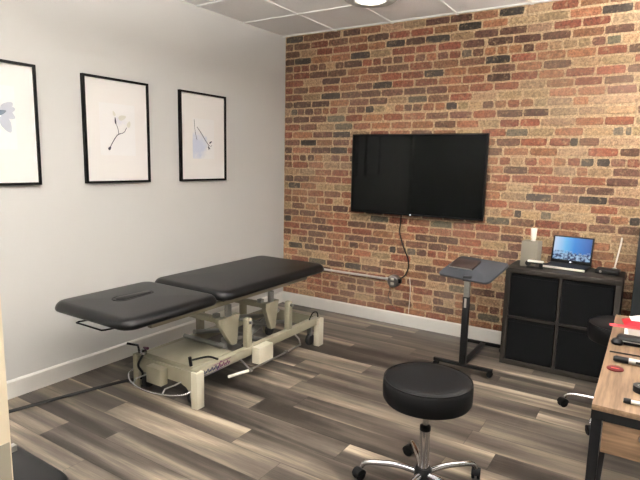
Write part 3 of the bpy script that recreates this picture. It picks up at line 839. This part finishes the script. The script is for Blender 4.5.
lp = thing('laptop', 'open black laptop with a bright blue landscape wallpaper on the cabinet', 'laptop', (2.858, -.175, Z), -.1)
LW = .298
kb = bx('keyboard_base', (-LW/2, -.115, .004), (LW/2, .11, .02), M['black'], lp, .003)
bx('front_edge', (-LW/2, -.1165, .005), (LW/2, -.105, .0208), M['white'], kb, .001)
bx('keyboard', (-LW/2+.012, -.07, .0195), (LW/2-.012, .09, .0215), M['black'], lp)
mt2 = Matrix.Translation((0, .11, .018)) @ Matrix.Rotation(-.22, 4, 'X')
ld = bx('lid', (-LW/2, -.004, 0), (LW/2, .005, .218), M['black'], lp, .003, M=mt2)
bm = bmesh.new(); box(bm, (-LW/2+.012, -.0055, .028), (LW/2-.012, -.004, .207), 0)
sc = link_mesh('screen', bm, screen_material(), lp); sc.matrix_local = mt2
bx('logo', (-.006, -.0062, .009), (.006, -.0039, .017), M['led'], ld, M=mt2)
rt = thing('docking_box', 'flat black device box with a small silver button, right of the laptop', 'device', (3.145, -.20, Z), -.08)
bx('box_body', (-.08, -.06, 0), (.075, .06, .034), M['black'], rt, .006)
lt('button', [(0, 0), (.009, 0), (.008, .004), (0, .004)], M['silver'], rt, 16, Matrix.Translation((-.045, -.06, .018)) @ Matrix.Rotation(PI/2, 4, 'X'))
an = thing('white_stick', 'slim white stick with a round foot leaning on the brick behind the black device box', 'stick', (3.178, -.085, Z))
lt('stick_foot', [(0, 0), (.016, .002), (.02, .015), (.014, .028), (0, .034)], M['white'], an, 16)
tb('stick_shaft', [(0, 0, .03), (.012, .02, .12), (.022, .045, .20), (.026, .054, .255)], .006, M['white'], an, 8, 5)
# tall dark cabinet at the right edge of the view
tc_ = thing('tall_cabinet', 'tall matte black cabinet at the right edge, beyond the cube cabinet', 'cabinet', (3.315, -.42, 0))
bx('cabinet_body', (0, .02, 0), (.62, .39, 1.19), M['cab_dark'], tc_, .004)
for x in (.002, .312):
    d_ = bx('cabinet_door', (x, 0, .06), (x+.306, .019, 1.18), M['cab_dark'], tc_, .002)
    hx = x+.28 if x < .1 else x+.02
    tb('handle', [(hx, -.001, .6), (hx, -.02, .61), (hx, -.02, .69), (hx, -.001, .70)], .004, M['black'], d_, 8)

# ------------------------------------------------------------------ desk
DX0, DX1, DY0, DY1, DZ = 3.262, 3.90, -2.665, -1.37, .76
def desk():
    t = thing('desk', 'rustic wood desk with black metal frame at the right edge of the view', 'desk', (DX0, DY0, 0))
    w, d = DX1-DX0, DY1-DY0
    bx('desk_top', (0, 0, DZ-.02), (w, d, DZ), M['desk_wood'], t, .002)
    bm = bmesh.new(); s = .03
    for lo, hi in (((.0, .002), (w, s)), ((0, d-s), (w, d-.002)), ((.002, s), (s, d-s)), ((w-s, s), (w-.002, d-s))):
        box(bm, (lo[0], lo[1], DZ-.052), (hi[0], hi[1], DZ-.0205))
    link_mesh('top_frame', bm, M['black_steel'], t)
    for x in (.002, w-.034):
        for y in (.004, d-.036): bx('leg', (x, y, 0), (x+.032, y+.032, DZ-.052), M['black_steel'], t, .002)
    for x in (.006, w-.03): bx('stretcher', (x, .036, .14), (x+.024, d-.036, .165), M['black_steel'], t)
    bx('stretcher', (.034, d-.032, .14), (w-.034, d-.010, .165), M['black_steel'], t)
    dwr = bx('drawer', (.038, .006, DZ-.165), (w-.038, .40, DZ-.0525), M['desk_wood_x'], t, .002)
    lt('knob', [(0, 0), (.008, 0), (.008, .012), (.015, .018), (.013, .026), (0, .028)], M['chrome'], dwr, 18, Matrix.Translation((.155, .006, DZ-.075)) @ Matrix.Rotation(PI/2, 4, 'X'))
desk()
T = DZ+.0005
# red and white packets at the far end
pk = thing('snack_packet', 'crumpled red and white packet at the far end of the desk', 'packet', (3.40, -1.50, T), .15)
def pillow_pack(bm, hw, hd, hz, seed, z0=0):
    r = random.Random(seed); nx_, ny_ = 10, 8
    T_, B_ = [], []
    for i in range(nx_+1):
        T_.append([]); B_.append([])
        for j in range(ny_+1):
            u, v = i/nx_*2-1, j/ny_*2-1
            h_ = hz*max(0, (1-u**4)*(1-v**4))+.002
            x, y = u*hw, v*hd*(1-.08*u*u)
            z = z0+h_*(1+r.uniform(-.25, .25))
            T_[i].append(bm.verts.new((x, y, z))); B_[i].append(bm.verts.new((x, y, z0)))
    for i in range(nx_):
        for j in range(ny_):
            bm.faces.new((T_[i][j], T_[i+1][j], T_[i+1][j+1], T_[i][j+1])); bm.faces.new((B_[i][j], B_[i][j+1], B_[i+1][j+1], B_[i+1][j]))
    for i in range(nx_):
        bm.faces.new((T_[i][0], B_[i][0], B_[i+1][0], T_[i+1][0])); bm.faces.new((T_[i][ny_], T_[i+1][ny_], B_[i+1][ny_], B_[i][ny_]))
    for j in range(ny_):
        bm.faces.new((T_[0][j], T_[0][j+1], B_[0][j+1], B_[0][j])); bm.faces.new((T_[nx_][j], B_[nx_][j], B_[nx_][j+1], T_[nx_][j+1]))
bm = bmesh.new(); pillow_pack(bm, .10, .07, .022, 3); link_mesh('packet_body', bm, M['red'], pk, True)
bm = bmesh.new(); pillow_pack(bm, .07, .045, .013, 5, .0235); link_mesh('packet_print', bm, M['paper'], pk, True)
tg = thing('red_leaflet', 'flat pink and red leaflet poking out from under the red packet', 'leaflet', (3.33, -1.60, T), .1)
bx('leaflet_sheet', (-.085, -.02, 0), (.10, .022, .003), M['pink'], tg, M=None); bx('leaflet_band', (-.05, -.012, .003), (.10, .014, .0045), M['red'], tg)
ps = thing('paper_stack', 'small stack of white papers between red packet and black case', 'paper', (3.40, -1.70, T), .02)
bx('sheets', (-.085, -.06, 0), (.11, .05, .006), M['paper'], ps); bx('top_sheet', (-.07, -.055, .006), (.11, .048, .0075), M['silver'], ps, M=Matrix.Rotation(.06, 4, 'Z'))
cs = thing('glasses_case', 'long glossy black case lying across the desk beside the papers', 'case', (3.385, -1.895, T), -.02)
bx('case_body', (-.095, -.035, 0), (.12, .035, .038), M['black'], cs, .015, seg=4)
bx('case_hinge', (-.075, -.0365, .018), (.10, -.034, .021), M['silver'], cs)
lt('case_tip', [(0, 0), (.022, .0), (.026, .012), (.018, .026), (0, .03)], M['vinyl'], cs, 18, Matrix.Translation((-.088, -.03, 0)))
mk = thing('marker_pen', 'silver marker pen with a black cap lying on the desk beside the maroon oval', 'pen', (3.37, -2.175, T+.013), -.02)
lt('pen_cap', [(0, 0), (.009, 0), (.013, .01), (.013, .055), (0, .055)], M['black'], mk, 16, Matrix.Translation((-.075, 0, 0)) @ Matrix.Rotation(PI/2, 4, 'Y'))
lt('pen_barrel', [(0, 0), (.012, 0), (.012, .1), (.008, .11), (0, .11)], M['silver'], mk, 16, Matrix.Translation((-.02, 0, 0)) @ Matrix.Rotation(PI/2, 4, 'Y'))
bx('pen_stripe', (.005, -.0125, -.004), (.07, -.0105, .006), M['black'], mk)
tag(tb('stylus', [(3.275, -2.06, T+.003), (3.36, -2.055, T+.003), (3.47, -2.05, T+.003)], .003, M['black'], None, 8), 'thin black stick lying between the black case and the silver marker', 'stylus')
ov = thing('oval_tag', 'flat maroon oval disc on the desk nearest its left edge', 'tag', (3.308, -2.27, T), -.05)
bm = bmesh.new(); prism(bm, [(.03*math.cos(2*PI*k/24), .032*math.sin(2*PI*k/24)) for k in range(24)], 'z', 0, .004, .001); link_mesh('disc', bm, M['maroon'], ov, True)
bx('disc_text_line', (-.014, -.003, .004), (.014, .003, .0045), M['pink'], ov)
rg = thing('tape_roll', 'black roll of tape near the front of the desk at the picture edge', 'tape', (3.405, -2.455, T))
lt('tape', [(.018, 0), (.032, 0), (.032, .022), (.018, .022), (.018, 0)], M['black'], rg, 28)
lt('tape_core', [(.015, .001), (.0178, .001), (.0178, .021), (.015, .021), (.015, .001)], M['silver'], rg, 28)
p2 = thing('capped_pen', 'white pen with a black cap at the near end of the desk', 'pen', (3.40, -2.59, T+.008), .06)
lt('pen_cap', [(0, 0), (.008, 0), (.0095, .006), (.0095, .022), (0, .022)], M['black'], p2, 14, Matrix.Translation((-.05, 0, .001)) @ Matrix.Rotation(PI/2, 4, 'Y'))
lt('pen_barrel', [(0, 0), (.0065, 0), (.0065, .09), (0, .09)], M['white'], p2, 14, Matrix.Translation((-.028, 0, 0)) @ Matrix.Rotation(PI/2, 4, 'Y'))

# ------------------------------------------------------------------ side chair at lower left
def side_chair():
    t = thing('side_chair', 'black padded chair seat at the lower left corner beside the open door', 'chair', (1.60, -3.87, 0))
    bm = bmesh.new(); cushion(bm, -.26, -.245, .245, .248, .42, .48, .11, .026, .006)
    link_mesh('seat', bm, M['vinyl'], t, True)
    bx('seat_board', (-.22, -.2, .405), (.2, .2, .424), M['black'], t)
    for x in (-.21, .19):
        tb('leg', [(x, .19, .41), (x*1.06, .21, .0)], .013, M['chrome'], t, 12)
        tb('leg', [(x, -.19, .41), (x*1.06, -.23, .0)], .013, M['chrome'], t, 12)
        tb('back_post', [(x, -.2, .40), (x, -.25, .50), (x, -.285, .82)], .012, M['chrome'], t, 12)
    bm = bmesh.new(); cushion(bm, -.23, -.16, .22, .16, -.02, .02, .06, .018, .004)
    bmesh.ops.transform(bm, matrix=Matrix.Translation((0, -.255, .72)) @ Matrix.Rotation(PI/2-.08, 4, 'X') @ Matrix.Rotation(PI, 4, 'Y'), verts=bm.verts[:])
    link_mesh('backrest', bm, M['vinyl'], t, True)
side_chair()

# ------------------------------------------------------------------ world, camera, view
w = bpy.data.worlds.new('World'); scn.world = w; w.use_nodes = True
w.node_tree.nodes['Background'].inputs['Color'].default_value = (1, .95, .88, 1)
w.node_tree.nodes['Background'].inputs['Strength'].default_value = .25
cam = bpy.data.cameras.new('camera'); co = bpy.data.objects.new('camera', cam); COL.objects.link(co)
P = (3.365750315, -4.562395271, 1.546097746); yaw, pitch, roll, f = -.565061747, .148178854, .020953443, 520.6986923
cam.sensor_fit = 'HORIZONTAL'; cam.sensor_width = 36; cam.lens = f/640*36; cam.clip_start = .05; cam.clip_end = 50
cy, sy, cp, sp_ = math.cos(yaw), math.sin(yaw), math.cos(pitch), math.sin(pitch)
F = Vector((sy*cp, cy*cp, -sp_)); Rv = Vector((cy, -sy, 0)); U = Rv.cross(F)
c, s = math.cos(roll), math.sin(roll)
R2 = Rv*c+U*s; U2 = -Rv*s+U*c
co.matrix_world = Matrix(((R2.x, U2.x, -F.x, P[0]), (R2.y, U2.y, -F.y, P[1]), (R2.z, U2.z, -F.z, P[2]), (0, 0, 0, 1)))
scn.camera = co
vs = scn.view_settings
vs.view_transform = 'Standard'; vs.look = 'None'; vs.gamma = 1; vs.exposure = 0.62; vs.use_curve_mapping = False
